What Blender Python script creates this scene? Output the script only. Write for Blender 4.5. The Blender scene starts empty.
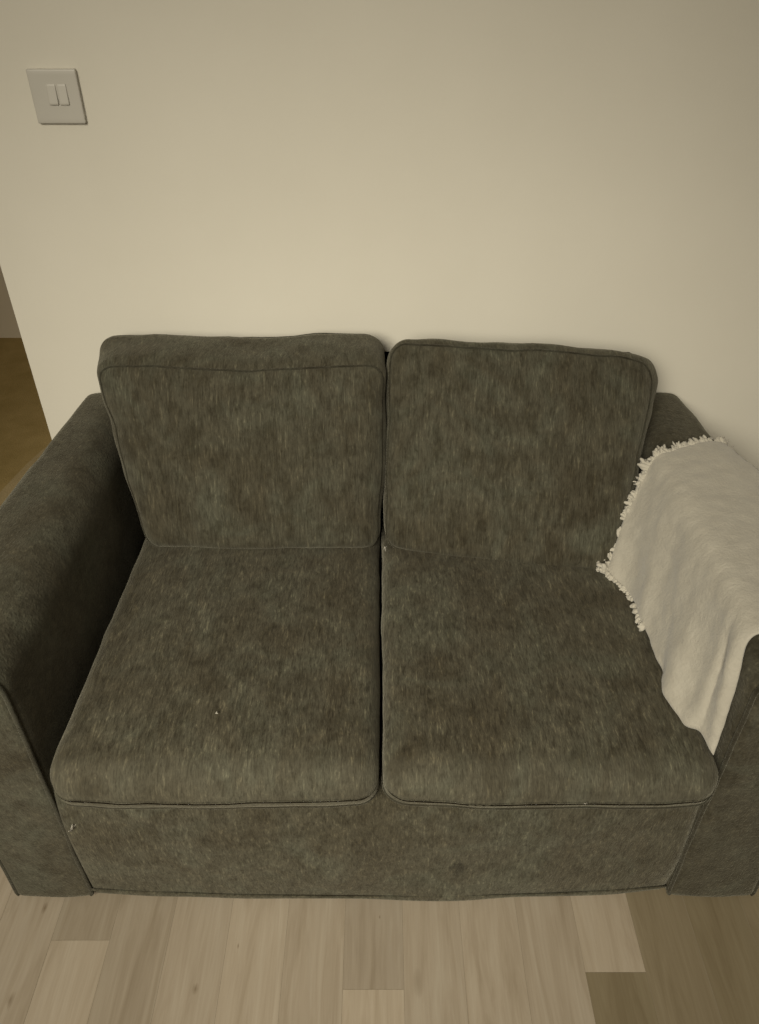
import bpy, bmesh, math, random
from mathutils import Vector, noise
random.seed(7)
C = bpy.context.scene.collection
R = math.radians

# ------------------------------------------------------------------ helpers
def link(name, verts, faces, mat, parent=None, smooth=True, mats=None):
    me = bpy.data.meshes.new(name)
    me.from_pydata([tuple(v) for v in verts], [], faces)
    me.validate()
    bm = bmesh.new(); bm.from_mesh(me)
    bmesh.ops.recalc_face_normals(bm, faces=bm.faces)
    bm.to_mesh(me); bm.free()
    if smooth:
        me.polygons.foreach_set('use_smooth', [True] * len(me.polygons))
    me.materials.append(mat)
    o = bpy.data.objects.new(name, me)
    C.objects.link(o)
    if parent is not None:
        o.parent = parent
        o.location = -parent_world(parent)
    return o

def parent_world(p):
    v = Vector((0, 0, 0))
    while p is not None:
        v = v + p.location
        p = p.parent
    return v

def empty(name, loc):
    o = bpy.data.objects.new(name, None)
    o.location = loc
    o.empty_display_size = 0.1
    C.objects.link(o)
    return o

def tag(o, label, cat, group=None, kind=None):
    if label: o['label'] = label
    if cat: o['category'] = cat
    if group: o['group'] = group
    if kind: o['kind'] = kind
    return o

def lerp(a, b, t): return a + (b - a) * t

def box_shell(n, bias=0.75):
    """closed grid cube in [-1,1]^3, points crowded towards the edges"""
    def d(i):
        s = -1 + 2 * i / n
        return (1 - bias) * s + bias * math.sin(s * math.pi / 2)
    idx, verts, faces = {}, [], []
    def vid(i, j, k):
        key = (i, j, k)
        if key not in idx:
            idx[key] = len(verts)
            verts.append(Vector((d(i), d(j), d(k))))
        return idx[key]
    for a in range(n):
        for b in range(n):
            for e in (0, n):
                for ax in range(3):
                    q = []
                    for (u, v) in ((a, b), (a + 1, b), (a + 1, b + 1), (a, b + 1)):
                        c = [0, 0, 0]
                        c[ax] = e; c[(ax + 1) % 3] = u; c[(ax + 2) % 3] = v
                        q.append(vid(*c))
                    faces.append(q if e else q[::-1])
    return verts, faces

def rounder(dim, r, R=0, axis=2, Rf=None):
    """cube point -> normalised rounded box: column corners of radius R about axis, then edges of radius r"""
    R0 = max(R, r)
    a_, b_ = [i for i in range(3) if i != axis]
    A, B, Cc = dim[a_], dim[b_], dim[axis]
    def f(p):
        x, y, z = p[a_] * A, p[b_] * B, p[axis] * Cc
        RR = R0 if Rf is None else Rf(p)
        qx = max(-A + RR, min(A - RR, x)); qy = max(-B + RR, min(B - RR, y))
        dx, dy = x - qx, y - qy
        L = math.hypot(dx, dy)
        if L > 1e-9:
            m = max(abs(dx), abs(dy)) / L
            dx *= m; dy *= m
            x, y = qx + dx, qy + dy
            L = math.hypot(dx, dy)
            nx, ny = dx / L, dy / L
            s = L - (RR - r)
            dz = abs(z) - (Cc - r)
            if s > 0 and dz > 0:
                h = math.hypot(s, dz); m = max(s, dz) / h
                x -= nx * (s - s * m); y -= ny * (s - s * m)
                z = math.copysign(Cc - r + dz * m, z)
        o = [0, 0, 0]; o[a_], o[b_], o[axis] = x / A, y / B, z / Cc
        return Vector(o)
    return f

def tri(c, p):
    """trilinear: c[(ix,iy,iz)] corners, p in [-1,1]^3"""
    u, v, w = [(t + 1) / 2 for t in p]
    o = Vector((0, 0, 0))
    for ix in (0, 1):
        for iy in (0, 1):
            for iz in (0, 1):
                o += Vector(c[(ix, iy, iz)]) * ((u if ix else 1 - u) * (v if iy else 1 - v) * (w if iz else 1 - w))
    return o

def tube(points, rad, seg=8, closed=False):
    """verts, faces of a tube through points"""
    V, F = [], []
    n = len(points)
    up0 = None
    for i, p in enumerate(points):
        a = points[(i - 1) % n] if (closed or i) else p
        b = points[(i + 1) % n] if (closed or i < n - 1) else p
        t = (b - a).normalized()
        if up0 is None:
            up0 = Vector((0, 0, 1)) if abs(t.z) < .9 else Vector((0, 1, 0))
        s = t.cross(up0).normalized()
        up0 = s.cross(t).normalized()
        rr = rad(i / max(1, n - 1)) if callable(rad) else rad
        for k in range(seg):
            an = 2 * math.pi * k / seg
            V.append(p + s * math.cos(an) * rr + up0 * math.sin(an) * rr)
    m = n if closed else n - 1
    for i in range(m):
        for k in range(seg):
            a = i * seg + k; b = i * seg + (k + 1) % seg
            c = ((i + 1) % n) * seg + (k + 1) % seg; d = ((i + 1) % n) * seg + k
            F.append((a, b, c, d))
    if not closed:
        F.append(tuple(range(seg))[::-1])
        F.append(tuple((n - 1) * seg + k for k in range(seg)))
    return V, F

# ------------------------------------------------------------------ materials
def newmat(name):
    m = bpy.data.materials.new(name); m.use_nodes = True
    nt = m.node_tree
    b = nt.nodes['Principled BSDF']
    return m, nt, b

def N(nt, t, **kw):
    n = nt.nodes.new(t)
    for k, v in kw.items(): setattr(n, k, v)
    return n

def ramp(nt, stops):
    r = N(nt, 'ShaderNodeValToRGB')
    e = r.color_ramp.elements
    e[0].position, e[0].color = stops[0][0], (*stops[0][1], 1)
    e[1].position, e[1].color = stops[1][0], (*stops[1][1], 1)
    for p, c in stops[2:]:
        x = e.new(p); x.color = (*c, 1)
    return r

def noise_tex(nt, vec, scale, detail=3, rough=.55, stretch=(1, 1, 1), dist=0):
    mp = N(nt, 'ShaderNodeMapping'); mp.inputs['Scale'].default_value = stretch
    nt.links.new(vec, mp.inputs['Vector'])
    n = N(nt, 'ShaderNodeTexNoise')
    n.inputs['Scale'].default_value = scale
    n.inputs['Detail'].default_value = detail
    n.inputs['Roughness'].default_value = rough
    n.inputs['Distortion'].default_value = dist
    nt.links.new(mp.outputs[0], n.inputs['Vector'])
    return n.outputs['Fac']

def mixc(nt, fac, a, b, mode='MIX'):
    m = N(nt, 'ShaderNodeMix', data_type='RGBA', blend_type=mode)
    for sock, v in ((m.inputs[0], fac), (m.inputs[6], a), (m.inputs[7], b)):
        if isinstance(v, (int, float)): sock.default_value = v
        elif isinstance(v, tuple): sock.default_value = (*v, 1)
        else: nt.links.new(v, sock)
    return m.outputs[2]

def chenille(name, stretch, patch=None, gain=1.0, streak=.5, boxing=None):
    """worn chenille: fine streaks along the pile plus large brushed patches"""
    m, nt, b = newmat(name)
    tc = N(nt, 'ShaderNodeTexCoord').outputs['Object']
    s1 = noise_tex(nt, tc, 190, 3, .75, stretch, .35)
    s2 = noise_tex(nt, tc, 95, 4, .7, tuple(v * (1 if k == 0 else 1.7) for k, v in enumerate(stretch)), 1.0)
    sa = N(nt, 'ShaderNodeMath', operation='ADD'); nt.links.new(s1, sa.inputs[0]); nt.links.new(s2, sa.inputs[1])
    sm = N(nt, 'ShaderNodeMath', operation='MULTIPLY'); nt.links.new(sa.outputs[0], sm.inputs[0]); sm.inputs[1].default_value = .5
    st = sm.outputs[0]
    fine = noise_tex(nt, tc, 330, 2, .6, stretch)
    big = noise_tex(nt, tc, 7, 5, .62, (1, 1, 1), 1.0)
    mid = noise_tex(nt, tc, 30, 4, .7, tuple(1 + (s - 1) * .35 for s in stretch), .4)
    g = gain
    base = ramp(nt, [(.38, (.068 * g, .060 * g, .040 * g)), (.52, (.079 * g, .073 * g, .051 * g)), (.64, (.086 * g, .084 * g, .060 * g))])
    nt.links.new(big, base.inputs[0])
    mr = ramp(nt, [(.36, (.74, .72, .68)), (.50, (1, 1, 1)), (.66, (1.22, 1.22, 1.22))])
    nt.links.new(mid, mr.inputs[0])
    c = mixc(nt, 1.0, base.outputs[0], mr.outputs[0], 'MULTIPLY')
    sr = ramp(nt, [(.38, (.50, .48, .45)), (.49, (.95, .95, .95)), (.56, (1.15, 1.15, 1.14)), (.64, (2.1, 2.08, 2.0))])
    nt.links.new(st, sr.inputs[0])
    c = mixc(nt, streak, c, mixc(nt, 1.0, c, sr.outputs[0], 'MULTIPLY'))
    if boxing:
        # the front boxing strip is coloured paler and greyer than the seat top
        sy = N(nt, 'ShaderNodeSeparateXYZ'); nt.links.new(tc, sy.inputs[0])
        wob = N(nt, 'ShaderNodeMath', operation='MULTIPLY_ADD'); nt.links.new(st, wob.inputs[0]); wob.inputs[1].default_value = .05
        nt.links.new(sy.outputs[1], wob.inputs[2])
        mb = N(nt, 'ShaderNodeMapRange'); nt.links.new(wob.outputs[0], mb.inputs[0])
        mb.inputs[1].default_value = boxing; mb.inputs[2].default_value = boxing + .018
        bc = mixc(nt, .30, c, (.074, .069, .051))
        c = mixc(nt, mb.outputs[0], bc, mixc(nt, 1.0, c, (.86, .85, .84), 'MULTIPLY'))
    if patch:
        # small worn diamond on the front rail
        sx = N(nt, 'ShaderNodeSeparateXYZ'); nt.links.new(tc, sx.inputs[0])
        def absd(sock, c0, r0):
            a = N(nt, 'ShaderNodeMath', operation='SUBTRACT'); nt.links.new(sock, a.inputs[0]); a.inputs[1].default_value = c0
            d = N(nt, 'ShaderNodeMath', operation='ABSOLUTE'); nt.links.new(a.outputs[0], d.inputs[0])
            e = N(nt, 'ShaderNodeMath', operation='DIVIDE'); nt.links.new(d.outputs[0], e.inputs[0]); e.inputs[1].default_value = r0
            return e.outputs[0]
        ad = N(nt, 'ShaderNodeMath', operation='ADD')
        nt.links.new(absd(sx.outputs[0], patch[0], .021), ad.inputs[0]); nt.links.new(absd(sx.outputs[2], patch[1], .034), ad.inputs[1])
        w = N(nt, 'ShaderNodeMath', operation='ADD'); nt.links.new(ad.outputs[0], w.inputs[0])
        wn = N(nt, 'ShaderNodeMath', operation='MULTIPLY'); nt.links.new(st, wn.inputs[0]); wn.inputs[1].default_value = .8
        nt.links.new(wn.outputs[0], w.inputs[1])
        pr = ramp(nt, [(.95, (.50, .50, .48)), (1.0, (1, 1, 1))])
        mv = N(nt, 'ShaderNodeMapRange'); mv.inputs[1].default_value = .8; mv.inputs[2].default_value = 1.9
        nt.links.new(w.outputs[0], mv.inputs[0])
        pr.color_ramp.elements[0].position = .1; pr.color_ramp.elements[1].position = .6
        nt.links.new(mv.outputs[0], pr.inputs[0])
        c = mixc(nt, 1.0, c, pr.outputs[0], 'MULTIPLY')
    nt.links.new(c, b.inputs['Base Color'])
    b.inputs['Roughness'].default_value = .95
    b.inputs['Specular IOR Level'].default_value = .12
    b.inputs['Sheen Weight'].default_value = .22
    b.inputs['Sheen Roughness'].default_value = .45
    b.inputs['Sheen Tint'].default_value = (.78, .74, .60, 1)
    ad2 = N(nt, 'ShaderNodeMath', operation='ADD'); nt.links.new(st, ad2.inputs[0]); nt.links.new(fine, ad2.inputs[1])
    bp = N(nt, 'ShaderNodeBump'); bp.inputs['Strength'].default_value = .55; bp.inputs['Distance'].default_value = .004
    nt.links.new(ad2.outputs[0], bp.inputs['Height']); nt.links.new(bp.outputs[0], b.inputs['Normal'])
    return m

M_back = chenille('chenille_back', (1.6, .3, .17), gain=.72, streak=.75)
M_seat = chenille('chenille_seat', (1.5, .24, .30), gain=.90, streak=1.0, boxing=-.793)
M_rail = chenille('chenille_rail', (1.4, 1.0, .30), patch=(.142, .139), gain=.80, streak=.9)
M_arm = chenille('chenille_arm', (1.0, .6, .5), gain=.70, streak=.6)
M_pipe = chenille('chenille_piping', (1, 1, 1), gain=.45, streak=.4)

# painted wall
M_wall, nt, b = newmat('painted_plaster')
tc = N(nt, 'ShaderNodeTexCoord').outputs['Object']
r = ramp(nt, [(.3, (.60, .570, .490)), (.7, (.63, .60, .520))])
nt.links.new(noise_tex(nt, tc, 2.5, 4, .6), r.inputs[0]); nt.links.new(r.outputs[0], b.inputs['Base Color'])
b.inputs['Roughness'].default_value = .85; b.inputs['Specular IOR Level'].default_value = .2
bp = N(nt, 'ShaderNodeBump'); bp.inputs['Strength'].default_value = .12; bp.inputs['Distance'].default_value = .002
nt.links.new(noise_tex(nt, tc, 160, 3, .6), bp.inputs['Height']); nt.links.new(bp.outputs[0], b.inputs['Normal'])

M_hallwall, nt, b = newmat('hall_paint')
b.inputs['Base Color'].default_value = (.30, .265, .20, 1); b.inputs['Roughness'].default_value = .9
tc = N(nt, 'ShaderNodeTexCoord').outputs['Object']
r = ramp(nt, [(.3, (.74, .66, .52)), (.7, (.78, .70, .56))])
nt.links.new(noise_tex(nt, tc, 3, 3), r.inputs[0]); nt.links.new(r.outputs[0], b.inputs['Base Color'])

def carpet(name, c0, c1):
    m, nt, b = newmat(name)
    tc = N(nt, 'ShaderNodeTexCoord').outputs['Object']
    r = ramp(nt, [(.35, c0), (.65, c1)])
    nt.links.new(noise_tex(nt, tc, 7, 5, .65), r.inputs[0]); nt.links.new(r.outputs[0], b.inputs['Base Color'])
    b.inputs['Roughness'].default_value = 1; b.inputs['Specular IOR Level'].default_value = .1
    bp = N(nt, 'ShaderNodeBump'); bp.inputs['Strength'].default_value = .6; bp.inputs['Distance'].default_value = .004
    nt.links.new(noise_tex(nt, tc, 260, 2), bp.inputs['Height']); nt.links.new(bp.outputs[0], b.inputs['Normal'])
    return m
M_hall = carpet('brown_carpet', (.30, .22, .085), (.38, .28, .12))
M_patch = carpet('tan_floor', (.36, .28, .15), (.42, .33, .18))

# laminate: per-board tint in an attribute, grain from object space
KNOTS = [(-.260, -.882, .005), (-.325, -.954, .010), (-.64, -.813, .011), (-.645, -.972, .015), (.0, -.83, .004)]
M_floor, nt, b = newmat('oak_laminate')
tc = N(nt, 'ShaderNodeTexCoord').outputs['Object']
at = N(nt, 'ShaderNodeAttribute', attribute_name='board')      # x tint, y seed, z darker/yellower
sp = N(nt, 'ShaderNodeSeparateXYZ'); nt.links.new(at.outputs['Vector'], sp.inputs[0])
off = N(nt, 'ShaderNodeCombineXYZ')
mm = N(nt, 'ShaderNodeMath', operation='MULTIPLY'); nt.links.new(sp.outputs[1], mm.inputs[0]); mm.inputs[1].default_value = 13.7
nt.links.new(mm.outputs[0], off.inputs[2]); nt.links.new(mm.outputs[0], off.inputs[1])
va = N(nt, 'ShaderNodeVectorMath', operation='ADD'); nt.links.new(tc, va.inputs[0]); nt.links.new(off.outputs[0], va.inputs[1])
vec = va.outputs[0]
g1 = noise_tex(nt, vec, 9, 4, .6, (3.2, .32, 1), 1.2)
g2 = noise_tex(nt, vec, 60, 4, .65, (3.5, .14, 1), .3)
c0 = ramp(nt, [(.30, (.265, .218, .158)), (.50, (.315, .265, .200)), (.72, (.345, .297, .230))])
nt.links.new(g1, c0.inputs[0])
gr = ramp(nt, [(.3, (.93, .92, .91)), (.7, (1.04, 1.04, 1.04))])
nt.links.new(g2, gr.inputs[0])
c = mixc(nt, 1.0, c0.outputs[0], gr.outputs[0], 'MULTIPLY')
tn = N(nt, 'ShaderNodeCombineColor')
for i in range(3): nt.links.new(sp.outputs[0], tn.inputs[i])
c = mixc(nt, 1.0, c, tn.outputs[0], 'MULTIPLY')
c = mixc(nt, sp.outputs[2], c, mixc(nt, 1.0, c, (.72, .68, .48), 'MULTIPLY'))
# small knots
kv = N(nt, 'ShaderNodeMapping'); kv.inputs['Scale'].default_value = (1, .42, 1); nt.links.new(vec, kv.inputs['Vector'])
vo = N(nt, 'ShaderNodeTexVoronoi'); vo.inputs['Scale'].default_value = 5.5; nt.links.new(kv.outputs[0], vo.inputs['Vector'])
kr = ramp(nt, [(.0, (.42, .36, .26)), (.085, (1, 1, 1))]); nt.links.new(vo.outputs['Distance'], kr.inputs[0])
c = mixc(nt, 1.0, c, kr.outputs[0], 'MULTIPLY')
for kx, ky, kr_ in KNOTS:
    mp = N(nt, 'ShaderNodeMapping'); mp.inputs['Location'].default_value = (-kx / kr_, -ky * .45 / kr_, 0); mp.inputs['Scale'].default_value = (1 / kr_, .45 / kr_, 0)
    nt.links.new(tc, mp.inputs['Vector'])
    ln = N(nt, 'ShaderNodeVectorMath', operation='LENGTH'); nt.links.new(mp.outputs[0], ln.inputs[0])
    ad = N(nt, 'ShaderNodeMath', operation='ADD'); nt.links.new(ln.outputs['Value'], ad.inputs[0]); nt.links.new(g2, ad.inputs[1])
    kr = ramp(nt, [(.45, (.55, .50, .43)), (1.3, (1, 1, 1))]); nt.links.new(ad.outputs[0], kr.inputs[0])
    c = mixc(nt, 1.0, c, kr.outputs[0], 'MULTIPLY')
nt.links.new(c, b.inputs['Base Color'])
b.inputs['Roughness'].default_value = .5; b.inputs['Specular IOR Level'].default_value = .25
bp = N(nt, 'ShaderNodeBump'); bp.inputs['Strength'].default_value = .12; bp.inputs['Distance'].default_value = .001
nt.links.new(g2, bp.inputs['Height']); nt.links.new(bp.outputs[0], b.inputs['Normal'])

M_plastic, nt, b = newmat('white_plastic')
tc = N(nt, 'ShaderNodeTexCoord').outputs['Object']
r = ramp(nt, [(.3, (.45, .43, .38)), (.7, (.47, .45, .40))])
nt.links.new(noise_tex(nt, tc, 12), r.inputs[0]); nt.links.new(r.outputs[0], b.inputs['Base Color'])
b.inputs['Roughness'].default_value = .4

def fleece(name, gain):
    m, nt, b = newmat(name)
    tc = N(nt, 'ShaderNodeTexCoord').outputs['Object']
    r = ramp(nt, [(.3, (.36 * gain, .335 * gain, .28 * gain)), (.7, (.41 * gain, .385 * gain, .325 * gain))])
    nt.links.new(noise_tex(nt, tc, 28, 5, .65), r.inputs[0]); nt.links.new(r.outputs[0], b.inputs['Base Color'])
    b.inputs['Roughness'].default_value = 1; b.inputs['Specular IOR Level'].default_value = .1
    b.inputs['Sheen Weight'].default_value = .3; b.inputs['Sheen Roughness'].default_value = .5
    bp = N(nt, 'ShaderNodeBump'); bp.inputs['Strength'].default_value = .45; bp.inputs['Distance'].default_value = .005
    nt.links.new(noise_tex(nt, tc, 130, 4, .7), bp.inputs['Height']); nt.links.new(bp.outputs[0], b.inputs['Normal'])
    return m
M_throw = fleece('cream_fleece', 1.0)
M_fringe = fleece('cream_fringe', 1.12)
M_lint = fleece('white_lint', .8)

# ------------------------------------------------------------------ room
def slab(name, x0, x1, y0, y1, z0, z1, mat):
    v = [(x, y, z) for z in (z0, z1) for y in (y0, y1) for x in (x0, x1)]
    f = [(0, 1, 3, 2), (4, 5, 7, 6), (0, 1, 5, 4), (2, 3, 7, 6), (0, 2, 6, 4), (1, 3, 7, 5)]
    o = link(name, v, f, mat, smooth=False)
    o['kind'] = 'structure'
    return o

WX = -.766                                       # free end of the wall, an opening to the hall beyond it
slab('wall_back', WX, 3.0, 0, .11, 0, 2.42, M_wall)
slab('wall_hall', -3.2, 1.2, 1.831, 1.93, 0, 2.42, M_hallwall)
slab('floor_hall', -3.2, 1.2, .0, 1.831, -.05, .001, M_hall)

# paler tan patch on the hall floor by the opening, irregular edge
def hall_patch():
    V, F = [], []
    n = 24
    for i in range(n + 1):
        t = i / n
        x = lerp(-1.29, WX, t)
        y = .88 - .02 * t + .02 * noise.noise(Vector((x * 7, 3, 1)))
        if t < .16: y = lerp(.42, .86, math.sin(t / .16 * math.pi / 2))
        V += [(x, 0.0, .0), (x, y, .0), (x, 0.0, .006), (x, y, .006)]
    for i in range(n):
        a, c = i * 4, i * 4 + 4
        F += [(a + 2, c + 2, c + 3, a + 3), (a, a + 1, c + 1, c), (a + 1, a + 3, c + 3, c + 1), (a, c, c + 2, a + 2)]
    F += [(0, 2, 3, 1), (n * 4, n * 4 + 1, n * 4 + 3, n * 4 + 2)]
    o = link('floor_hall_patch', V, F, M_patch, smooth=False)
    o['kind'] = 'structure'
hall_patch()

def floor():
    """laminate strips running towards the camera; butt joints staggered; one quad per board"""
    W = .1085; X0 = .0435
    xs = [X0 + W * k for k in range(-32, 29)]
    joints = { -6: [-.872], -1: [-.955], 3: [-.927]}
    # columns are named by their left line: k = -6 -> [-.608, -.499]
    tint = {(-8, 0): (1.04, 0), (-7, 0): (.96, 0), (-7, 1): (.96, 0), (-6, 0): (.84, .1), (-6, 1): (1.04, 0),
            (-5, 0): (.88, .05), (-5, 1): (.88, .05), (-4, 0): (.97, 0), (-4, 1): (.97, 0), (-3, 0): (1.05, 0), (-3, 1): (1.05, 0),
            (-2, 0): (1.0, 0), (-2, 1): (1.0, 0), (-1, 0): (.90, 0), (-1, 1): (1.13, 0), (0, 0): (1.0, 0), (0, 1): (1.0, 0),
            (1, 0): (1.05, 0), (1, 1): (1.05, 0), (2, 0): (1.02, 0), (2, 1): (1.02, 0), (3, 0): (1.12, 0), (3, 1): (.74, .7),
            (4, 0): (.80, .6), (4, 1): (.80, .6), (5, 0): (.76, .7), (5, 1): (.76, .7), (6, 0): (.79, .65), (6, 1): (.77, .65),  # right-hand boards: darker oak, with some cast shade put into the tint
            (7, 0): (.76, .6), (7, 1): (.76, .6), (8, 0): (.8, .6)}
    V, F, B = [], [], []
    rnd = random.Random(3)
    for k in range(-32, 28):
        x0, x1 = X0 + W * k, X0 + W * (k + 1)
        js = joints.get(k)
        if js is None:
            js = [-1.25 - rnd.random() * .4]
        cuts = [0.0]
        y = js[0]
        while y > -4: cuts.append(y); y -= .62
        if js[0] + .62 < -.05: cuts.append(js[0] + .62) if js[0] > -1.2 else None
        cuts = sorted(set(cuts + [-4.0]), reverse=True)
        for i in range(len(cuts) - 1):
            y1, y0 = cuts[i], cuts[i + 1]
            # index 0 = board that reaches from under the sofa front, 1 = the one nearer the camera
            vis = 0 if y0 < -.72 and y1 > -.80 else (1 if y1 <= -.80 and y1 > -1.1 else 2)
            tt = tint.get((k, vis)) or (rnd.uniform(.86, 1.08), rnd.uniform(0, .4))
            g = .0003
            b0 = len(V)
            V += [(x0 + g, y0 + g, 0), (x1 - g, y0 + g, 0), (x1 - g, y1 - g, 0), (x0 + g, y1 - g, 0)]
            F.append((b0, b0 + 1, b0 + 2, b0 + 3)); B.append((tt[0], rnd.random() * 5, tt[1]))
    # bevel-like dark joint: a base sheet just under the boards
    b0 = len(V)
    V += [(-3.43, -4, -.0004), (3.08, -4, -.0004), (3.08, 0, -.0004), (-3.43, 0, -.0004),
          (-3.43, -4, -.05), (3.08, -4, -.05), (3.08, 0, -.05), (-3.43, 0, -.05)]
    for q in ((0, 1, 2, 3), (4, 7, 6, 5), (0, 4, 5, 1), (1, 5, 6, 2), (2, 6, 7, 3), (3, 7, 4, 0)):
        F.append(tuple(b0 + i for i in q)); B.append((.82, 1, .2))
    me = bpy.data.meshes.new('floor'); me.from_pydata(V, [], F)
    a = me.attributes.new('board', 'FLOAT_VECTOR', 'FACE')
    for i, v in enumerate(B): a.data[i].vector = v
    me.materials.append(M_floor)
    o = bpy.data.objects.new('floor', me); C.objects.link(o); o['kind'] = 'structure'
floor()

# ------------------------------------------------------------------ light switch
def light_switch():
    cx, z0, s = -.574, 1.2205, .086
    root = empty('light_switch', (cx, 0, z0 + s / 2))
    tag(root, 'white square double light switch on the cream wall', 'light switch')
    vs, fs = box_shell(10, .9)
    f = rounder((s / 2, .0045, s / 2), .0015, .002, 1)
    V = [Vector((cx + p.x * s / 2, -.0045 + p.y * .0045, z0 + s / 2 + p.z * s / 2)) for p in map(f, vs)]
    link('face_plate', V, fs, M_plastic, root)
    # two rockers side by side, tilted in their slots
    for dx in (-.0095, .0095):
        w, h = .0082, .0165
        f = rounder((w, .003, h), .0012)
        V = []
        for p in map(f, vs):
            tilt = .0012 * p.z
            V.append(Vector((cx + .004 + dx + p.x * w, -.0085 + p.y * .003 + tilt, z0 + .047 + p.z * h)))
        link('rocker', V, fs, M_plastic, root)
light_switch()

# ------------------------------------------------------------------ sofa
sofa = empty('sofa', (0, -.4, 0))
tag(sofa, 'dark grey-green two-seater chenille sofa against the cream wall', 'sofa')

def lump(p, amp, sc=6, seed=0):
    return noise.noise(Vector((p.x * sc + seed, p.y * sc, p.z * sc))) * amp

def cushion(name, c, dim, r, mat, crown, seed, n=44, extra=None, rr=(0, 2), amp=.004, pipes=(), piperad=.0035):
    vs, fs = box_shell(n, .8)
    rd = rounder(dim, r, *rr)
    def full(p):
        q = rd(p)
        w = tri(c, q)
        x, y, z = q
        # crowned faces
        fx, fy, fz = (1 - x * x), (1 - y * y), (1 - z * z)
        fx, fy, fz = max(0, fx) ** .6, max(0, fy) ** .6, max(0, fz) ** .6
        w = w + Vector((x * crown[0] * fy * fz, y * crown[1] * fx * fz, z * crown[2] * fx * fy))
        if extra: w = w + extra(q)
        nn = (w - tri(c, Vector((0, 0, 0)))).normalized()
        w = w + nn * (lump(w, amp, 9, seed) + lump(w, amp * .5, 22, seed + 4))
        return w
    o = link(name, [full(p) for p in vs], fs, mat, sofa)
    for path in pipes:
        pts = [full(p) for p in path]
        cen = tri(c, Vector((0, 0, 0)))
        V, F = tube(pts, piperad, 8, True)
        link('piping', V, F, M_pipe, o)
    return o, full

def loop(ax, val, lim=1.0, n=40):
    """closed square loop on the cube shell at coordinate ax = val"""
    out = []
    a, b_ = [i for i in range(3) if i != ax]
    for (s, e) in (((-1, -1), (1, -1)), ((1, -1), (1, 1)), ((1, 1), (-1, 1)), ((-1, 1), (-1, -1))):
        for i in range(n):
            t = i / n
            # crowd points towards corners
            t = .5 - .5 * math.cos(t * math.pi)
            p = [0, 0, 0]; p[ax] = val
            p[a] = lerp(s[0], e[0], t) * lim; p[b_] = lerp(s[1], e[1], t) * lim
            out.append(Vector(p))
    return out

# --- plinth / seat deck with the front rail
def rail():
    vs, fs = box_shell(40, .6)
    f = rounder((.545, .36, .17), .012)
    V = []
    for p in map(f, vs):
        x = p.x * .553
        y = lerp(-.791, -.06, (p.y + 1) / 2)
        z = lerp(.006, .350, (p.z + 1) / 2)
        if p.y < 0:
            k = -p.y
            y -= k * (.014 * (1 - p.x ** 2) - .006 * max(0, p.x) ** 4)
            y -= k * .006 * (1 - p.z * p.z)
            y += k * .010 * max(0, p.z) ** 6
            y += k * lump(Vector((x, y, z)), .005, 7, 3)
        V.append((x, y, z))
    o = link('front_rail', V, fs, M_rail, sofa)
    # stitched hem just above the floor
    pts = []
    for i in range(61):
        x = -.548 + 1.096 * i / 60
        u = x / .546
        pts.append(Vector((x, -.793 - .014 * (1 - u * u) + .006 * max(0, u) ** 4 - .002, .034)))
    Vt, Ft = tube(pts, .0022, 6)
    link('hem_seam', Vt, Ft, M_rail, o)
rail()

# --- back frame
def backframe():
    vs, fs = box_shell(24, .6)
    f = rounder((.56, .06, .39), .03)
    V = []
    for p in map(f, vs):
        x = p.x * .556
        z = lerp(.01, .782, (p.z + 1) / 2)
        y = lerp(-.135, -.012, (p.y + 1) / 2)
        if p.z > 0 and p.y < 0: y += .06 * p.z
        V.append((x, y, z))
    link('back_frame', V, fs, M_arm, sofa)
backframe()

# --- arms
def arm(sg):
    xin, top = .548, .652
    c = {}
    #           (x inner/outer)      y back           y front
    for iz, z in ((0, .004), (1, top)):
        ob = .660 if iz else .665
        of = .708 if iz else .700
        if sg > 0: ob += .014; of += .022
        zb = z + .022 * iz
        c[(0, 1, iz)] = (sg * xin, -.004, zb)
        c[(1, 1, iz)] = (sg * ob, -.004, zb)
        c[(0, 0, iz)] = (sg * xin, -.795, z)
        c[(1, 0, iz)] = (sg * of, -.795, z)
    dim = (.08, .39, .325); r = .016
    vs, fs = box_shell(40, .7)
    rd = rounder(dim, r, .03, 1, lambda p: lerp(.017, .066 if p.x < 0 else .034, min(1, max(0, p.z * 1.6 + .4))))
    def full(p):
        q = rd(p); w = tri(c, q)
        x, y, z = q
        # outer side swells along the length, top is softly crowned
        w.x += sg * .016 * max(0, (x + 1) / 2) * (1 - y * y) * (.4 + .6 * max(0, z + .2))
        w.z += .006 * max(0, z) * (1 - x * x)
        w.x -= sg * .004 * max(0, -x) * (1 - y * y)
        if y < 0: w.y -= .004 * (-y) ** 4 * (1 - x * x)
        k = lump(w, .005, 6, 11 + sg) + lump(w, .0025, 15, 2)
        w += Vector((sg * x, y * .3, z)) * k
        return w
    o = link('armrest', [full(p) for p in vs], fs, M_arm, sofa)
    # piping round the front panel
    pts = []
    path = [(-1, -1), (-1, 1), (1, 1), (1, -1)]
    raw = []
    for (s, e) in zip(path[:-1], path[1:]):
        for i in range(44):
            t = .5 - .5 * math.cos(i / 44 * math.pi)
            raw.append(Vector((lerp(s[0], e[0], t), -1, lerp(s[1], e[1], t))))
    raw.append(Vector((1, -1, -1)))
    pts = [full(Vector((p.x, -1, p.z))) + Vector((0, -.001, 0)) for p in raw]
    V, F = tube(pts, .004, 8)
    link('piping', V, F, M_pipe, o)
    return full
arm(-1); ARM_R = arm(1)

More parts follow.
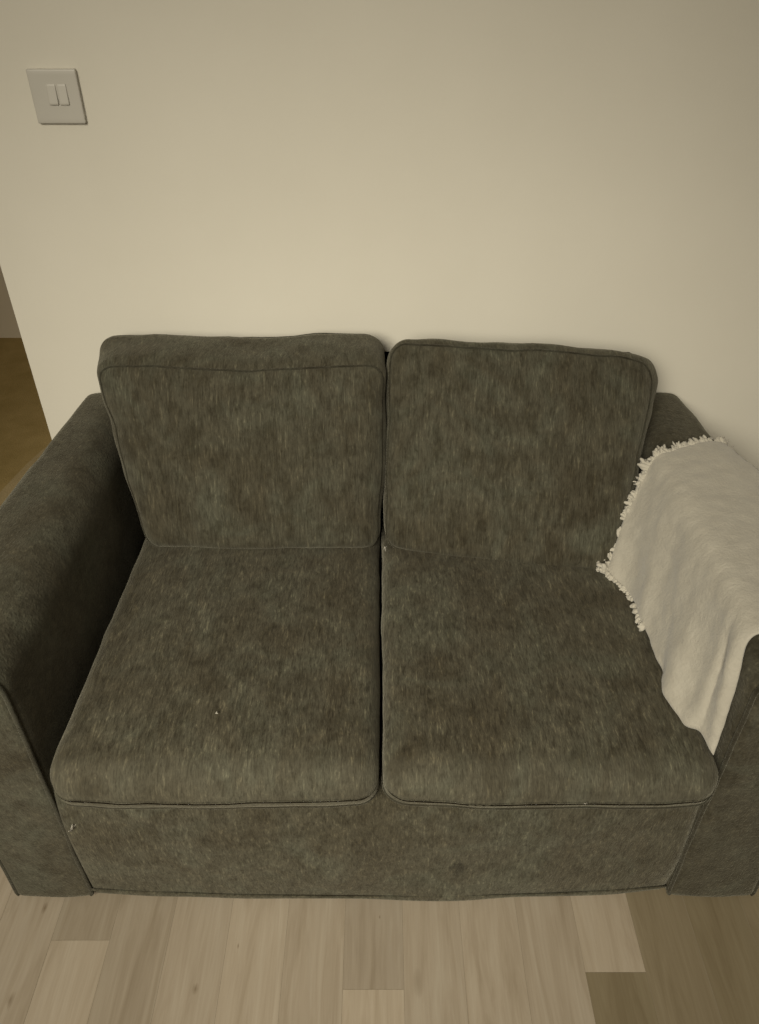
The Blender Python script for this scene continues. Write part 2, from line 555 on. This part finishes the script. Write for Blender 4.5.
# --- seat cushions
def seat(x0, x1, seed, front, pz, zt=.460, zb=.362):
    c = {(ix, iy, iz): ((x0 + (.012 * iy if x0 < -.3 else 0), x1 - (.012 * iy if x1 > .3 else 0))[ix], (front, -.13)[iy], (zb, zt)[iz]) for ix in (0, 1) for iy in (0, 1) for iz in (0, 1)}
    def ex(q):
        # worn nose: front top edge rolls down, bottom edge tucks under
        v = Vector((0, 0, 0))
        if q.y < -.78:
            k = (-.78 - q.y) / .22
            if q.z > 0: v.z -= .010 * k * k
            else: v.y += .010 * k * k * (-q.z)
        return v
    dim = ((x1 - x0) / 2, (-.13 - front) / 2, (zt - zb) / 2)
    return cushion('seat_cushion', c, dim, .03, M_seat, (.001, .010, .013), seed, 56, ex, rr=(.038, 2), amp=.0038,
                   pipes=(loop(2, pz),), piperad=.003)
seat(-.520, .0005, 1.3, -.842, -.78)
seat(.0055, .534, 5.1, -.845, -.50, zb=.366)

# --- back cushions
def back(c, seed, ex, pz, extra_loop=True, crown=(.008, .024, .010)):
    return cushion('back_cushion', c, (.27, .075, .20), .036, M_back, crown, seed, 56, ex, rr=(.030, 1), amp=.006,
                   pipes=(loop(1, pz),) + ((loop(1, .9),) if extra_loop else ()), piperad=.0024)
cl = {(0, 0, 0): (-.487, -.306, .459), (1, 0, 0): (-.001, -.306, .459),
      (0, 0, 1): (-.548, -.195, .830), (1, 0, 1): (.012, -.195, .832),
      (0, 1, 0): (-.505, -.140, .462), (1, 1, 0): (-.004, -.140, .462),
      (0, 1, 1): (-.585, -.045, .838), (1, 1, 1): (.004, -.045, .846)}
def exl(q):
    v = Vector((0, 0, 0))
    if q.z > 0:
        v.z -= .010 * q.z * math.exp(-((q.x - .1) / .5) ** 2)
    return v
back(cl, 2.2, exl, -.9)
cr = {(0, 0, 0): (.009, -.306, .459), (1, 0, 0): (.478, -.388, .445),
      (0, 0, 1): (.016, -.150, .868), (1, 0, 1): (.540, -.165, .846),
      (0, 1, 0): (.014, -.140, .462), (1, 1, 0): (.515, -.160, .462),
      (0, 1, 1): (.030, -.045, .815), (1, 1, 1): (.600, -.060, .790)}
def exr(q):
    v = Vector((0, 0, 0))
    if q.z > 0:
        v.z -= (.010 * max(0, q.x) ** 3 + .020 * max(0, q.x) ** 9) * q.z
    return v
back(cr, 7.7, exr, -.9)

# ------------------------------------------------------------------ throw
# station i runs from the fringed back edge (0) to the folded front edge (1)
def throw():
    IN, TOP = .545, .668
    # lower edge on the seat side: (x, y, z)
    low = [(.462, -.372, .470), (.478, -.420, .470), (.486, -.500, .478), (.490, -.555, .474), (.492, -.615, .470),
           (.487, -.660, .465), (.490, -.706, .463), (.497, -.744, .462), (.511, -.766, .470), (.530, -.797, .458)]
    # where the edge of each station crosses the arm top (inner shoulder) y
    ysh = [-.262, -.290, -.350, -.410, -.470, -.530, -.590, -.650, -.705, -.748]
    yout = [-.212, -.275, -.320, -.390, -.450, -.510, -.570, -.630, -.690, -.748]
    def samp(arr, t):
        f = t * (len(arr) - 1); i = min(int(f), len(arr) - 2); k = f - i
        a, b_ = arr[max(0, i - 1)], arr[i]; c_, d = arr[i + 1], arr[min(len(arr) - 1, i + 2)]
        def cr_(p0, p1, p2, p3): return .5 * (2 * p1 + (p2 - p0) * k + (2 * p0 - 5 * p1 + 4 * p2 - p3) * k * k + (3 * p1 - p0 - 3 * p2 + p3) * k ** 3)
        if isinstance(b_, tuple): return Vector([cr_(a[j], b_[j], c_[j], d[j]) for j in range(3)])
        return cr_(a, b_, c_, d)
    NS, NT = 110, 90
    def pt(s, t):
        """t: 0 = seat side hem ... .55 = inner shoulder, .8 = outer shoulder, 1 = outside hem"""
        L = samp(low, s); yi = samp(ysh, s); yo = samp(yout, s)
        sh_in = Vector((IN - .002, yi, TOP - .012)); tin = Vector((IN + .035, lerp(yi, yo, .25), TOP + .006))
        nar = .030 * max(0, 1 - s / .3); tout = Vector((.700 - nar, yo, TOP + .004)); so = Vector((.744 - nar, yo, TOP - .03)); hem = Vector((.760, yo - .01, .40))
        keys = [(0, L), (.30, L.lerp(sh_in, .52) + Vector((-.012 * (1 - s) + .004, 0, 0))), (.52, sh_in), (.62, tin), (.80, tout), (.87, so), (1, hem)]
        for i in range(len(keys) - 1):
            if t <= keys[i + 1][0]: break
        k = (t - keys[i][0]) / (keys[i + 1][0] - keys[i][0])
        g = lambda j: keys[max(0, min(len(keys) - 1, j))][1]
        p0, p1, p2, p3 = g(i - 1), g(i), g(i + 1), g(i + 2)
        m1 = (p2 - p0) * .42; m2 = (p3 - p1) * .42
        h = (2 * k ** 3 - 3 * k * k + 1) * p1 + (k ** 3 - 2 * k * k + k) * m1 + (-2 * k ** 3 + 3 * k * k) * p2 + (k ** 3 - k * k) * m2
        return h
    V, F = [], []
    P = [[pt(i / NS, j / NT) for j in range(NT + 1)] for i in range(NS + 1)]
    out = [[None] * (NT + 1) for _ in range(NS + 1)]
    for i in range(NS + 1):
        for j in range(NT + 1):
            a = P[min(NS, i + 1)][j] - P[max(0, i - 1)][j]
            b_ = P[i][min(NT, j + 1)] - P[i][max(0, j - 1)]
            n = b_.cross(a)
            n = n.normalized() if n.length > 1e-9 else Vector((-1, 0, 0))
            if n.z + (-n.x) * .7 < 0 and j / NT < .85: n = -n
            s, t = i / NS, j / NT
            # soft folds fanning down from the shoulder
            fall = max(0, 1 - t / .6)
            ph = s * 2 * math.pi
            d = .0042 * fall * math.sin(ph * 3.1 + t * 4 + 1.2) + .003 * fall * math.sin(ph * 5.3 - t * 6)
            # the folded-back front hem: a rib with a groove behind it
            if t < .56:
                w = (s - .955) / .030
                d += .010 * math.exp(-w * w) * min(1, (.56 - t) * 6) * min(1, t * 4)
                w = (s - .885) / .022
                d -= .006 * math.exp(-w * w) * min(1, (.56 - t) * 6) * min(1, t * 4)
            d += .004 * noise.noise(P[i][j] * 11) + .0018 * noise.noise(P[i][j] * 45)
            out[i][j] = P[i][j] + n * (d + .003)
    th = .007
    # two skins with a rolled edge
    def vid(i, j, side): return (i * (NT + 1) + j) * 2 + side
    for i in range(NS + 1):
        for j in range(NT + 1):
            q = out[i][j]
            a = out[min(NS, i + 1)][j] - out[max(0, i - 1)][j]
            b_ = out[i][min(NT, j + 1)] - out[i][max(0, j - 1)]
            n = b_.cross(a); n = n.normalized() if n.length > 1e-9 else Vector((-1, 0, 0))
            e = min(i, NS - i, j, NT - j)
            k = 1 if e > 2 else (.35, .7, .9)[e]
            V.append(q + n * th * .5 * k); V.append(q - n * th * .5 * k)
    for i in range(NS):
        for j in range(NT):
            F.append((vid(i, j, 0), vid(i + 1, j, 0), vid(i + 1, j + 1, 0), vid(i, j + 1, 0)))
            F.append((vid(i, j, 1), vid(i, j + 1, 1), vid(i + 1, j + 1, 1), vid(i + 1, j, 1)))
    for i in range(NS):
        F.append((vid(i, 0, 0), vid(i, 0, 1), vid(i + 1, 0, 1), vid(i + 1, 0, 0)))
        F.append((vid(i, NT, 0), vid(i + 1, NT, 0), vid(i + 1, NT, 1), vid(i, NT, 1)))
    for j in range(NT):
        F.append((vid(0, j, 0), vid(0, j + 1, 0), vid(0, j + 1, 1), vid(0, j, 1)))
        F.append((vid(NS, j, 0), vid(NS, j, 1), vid(NS, j + 1, 1), vid(NS, j + 1, 0)))
    o = link('throw_blanket', V, F, M_throw)
    tag(o, 'cream fleecy throw with shaggy fringe draped over one sofa arm', 'blanket')
    # fringe: short woolly tufts along the back edge and the first part of the seat-side hem
    rnd = random.Random(5)
    FV, FF = [], []
    def tuft(p, dirv, L, r0):
        base = len(FV)
        pts = []
        cur = Vector(p); d = dirv.normalized()
        for k in range(6):
            pts.append(cur.copy())
            d = (d + Vector((rnd.uniform(-.6, .6), rnd.uniform(-.6, .6), rnd.uniform(-.45, .5)))).normalized()
            cur = cur + d * L / 5
        f = lambda u: r0 * (.75 + .5 * math.sin(u * math.pi)) * (1 - .45 * u)
        v, fc = tube(pts, f, 7)
        v = [w + Vector((rnd.uniform(-1, 1), rnd.uniform(-1, 1), rnd.uniform(-1, 1))) * .0007 for w in v]
        FV.extend(v); FF.extend([tuple(base + i for i in q) for q in fc])
    for k in range(420):
        t = rnd.random() * .86
        if .10 < t < .27 and rnd.random() < .93: continue
        if noise.noise(Vector((t * 22, 5, 0))) < -.12 and rnd.random() < .7: continue
        j = t * NT; j0 = int(j); p = out[0][j0].lerp(out[0][min(NT, j0 + 1)], j - j0)
        away = (out[0][j0] - out[5][j0]).normalized()
        away = away + Vector((-.35 if t < .6 else 0, .0, .15 if t > .5 else .05))
        L = rnd.uniform(.006, .015) + .022 * max(0, noise.noise(Vector((t * 30, 9, 0))) + .2) * (1.15 if t < .3 or t > .5 else .85)
        tuft(p - away * .003, away, L, rnd.uniform(.002, .0056))
    for k in range(60):
        s = rnd.random() ** 1.2 * .30
        i0 = int(s * NS); p = out[i0][0]
        away = (out[i0][0] - out[i0][6]).normalized() + Vector((-.9, -.2, .2))
        tuft(p, away, rnd.uniform(.006, .014), rnd.uniform(.003, .0055))
    # the long tassel at the corner
    for k in range(16):
        tuft(out[0][0] + Vector((rnd.uniform(-.004, .004), rnd.uniform(-.004, .004), rnd.uniform(-.002, .006))),
             Vector((-1, .12 + rnd.uniform(-.3, .3), .25)), rnd.uniform(.018, .028), .0055)
    fo = link('fringe', FV, FF, M_fringe, o)
    fo['label'] = 'shaggy cream fringe along the throw edge'
    fo['kind'] = 'stuff'
throw()

# ------------------------------------------------------------------ bits of lint
def lint(loc, L, ang, label, seed):
    rnd = random.Random(seed)
    V, F = [], []
    for k in range(5):
        p = Vector(loc); d = Vector((math.cos(ang), 0, math.sin(ang)))
        pts = []
        for i in range(6):
            pts.append(p.copy()); d = (d + Vector([rnd.uniform(-.5, .5) for _ in range(3)])).normalized(); p += d * L / 5
        v, f = tube(pts, .0008, 5)
        b0 = len(V); V += v; F += [tuple(b0 + i for i in q) for q in f]
    o = link('lint_tuft', V, F, M_lint)
    tag(o, label, 'lint')
    return o
lint((.010, -.312, .482), .012, -1.1, 'white lint caught where the four sofa cushions meet', 1)
lint((-.532, -.805, .252), .014, 1.2, 'pale lint stuck at the seam of front rail and left arm', 2)
lint((-.267, -.732, .474), .004, .3, 'tiny white speck of lint on the left seat cushion', 3)
lint((.317, -.852, .408), .006, .8, 'tiny white speck of lint under the lip of right seat cushion', 4)

# ------------------------------------------------------------------ light
def area(name, loc, target, size, energy, color, spread=180):
    l = bpy.data.lights.new(name, 'AREA'); l.shape = 'DISK'; l.size = size; l.energy = energy; l.color = color; l.spread = R(spread)
    o = bpy.data.objects.new(name, l); o.location = loc
    o.rotation_euler = (Vector(target) - Vector(loc)).to_track_quat('-Z', 'Y').to_euler()
    C.objects.link(o); return o
sp_ = bpy.data.lights.new('shaded_lamp', 'SPOT')
sp_.energy = 600; sp_.color = (1, .93, .77); sp_.spot_size = R(58); sp_.spot_blend = 1.0; sp_.shadow_soft_size = .75
so = bpy.data.objects.new('shaded_lamp', sp_); so.location = (-.82, -3.0, 2.25)
so.rotation_euler = (Vector((-.04, -.42, .27)) - so.location).to_track_quat('-Z', 'Y').to_euler()
C.objects.link(so)
w = bpy.data.worlds.new('World'); bpy.context.scene.world = w; w.use_nodes = True
w.node_tree.nodes['Background'].inputs[0].default_value = (1, .86, .64, 1)
w.node_tree.nodes['Background'].inputs[1].default_value = .17

# ------------------------------------------------------------------ camera
cam = bpy.data.cameras.new('camera'); co = bpy.data.objects.new('camera', cam); C.objects.link(co)
cam.sensor_fit = 'VERTICAL'; cam.sensor_height = 36; cam.lens = 766 / 1024 * 36
cam.clip_start = .02
co.location = (0, -1.54, 1.48)
co.rotation_euler = (R(90 - 36.5), 0, 0)
sc = bpy.context.scene
sc.camera = co
sc.view_settings.view_transform = 'Standard'
sc.view_settings.look = 'None'
sc.view_settings.exposure = 0
sc.view_settings.gamma = 1
sc.view_settings.use_curve_mapping = False
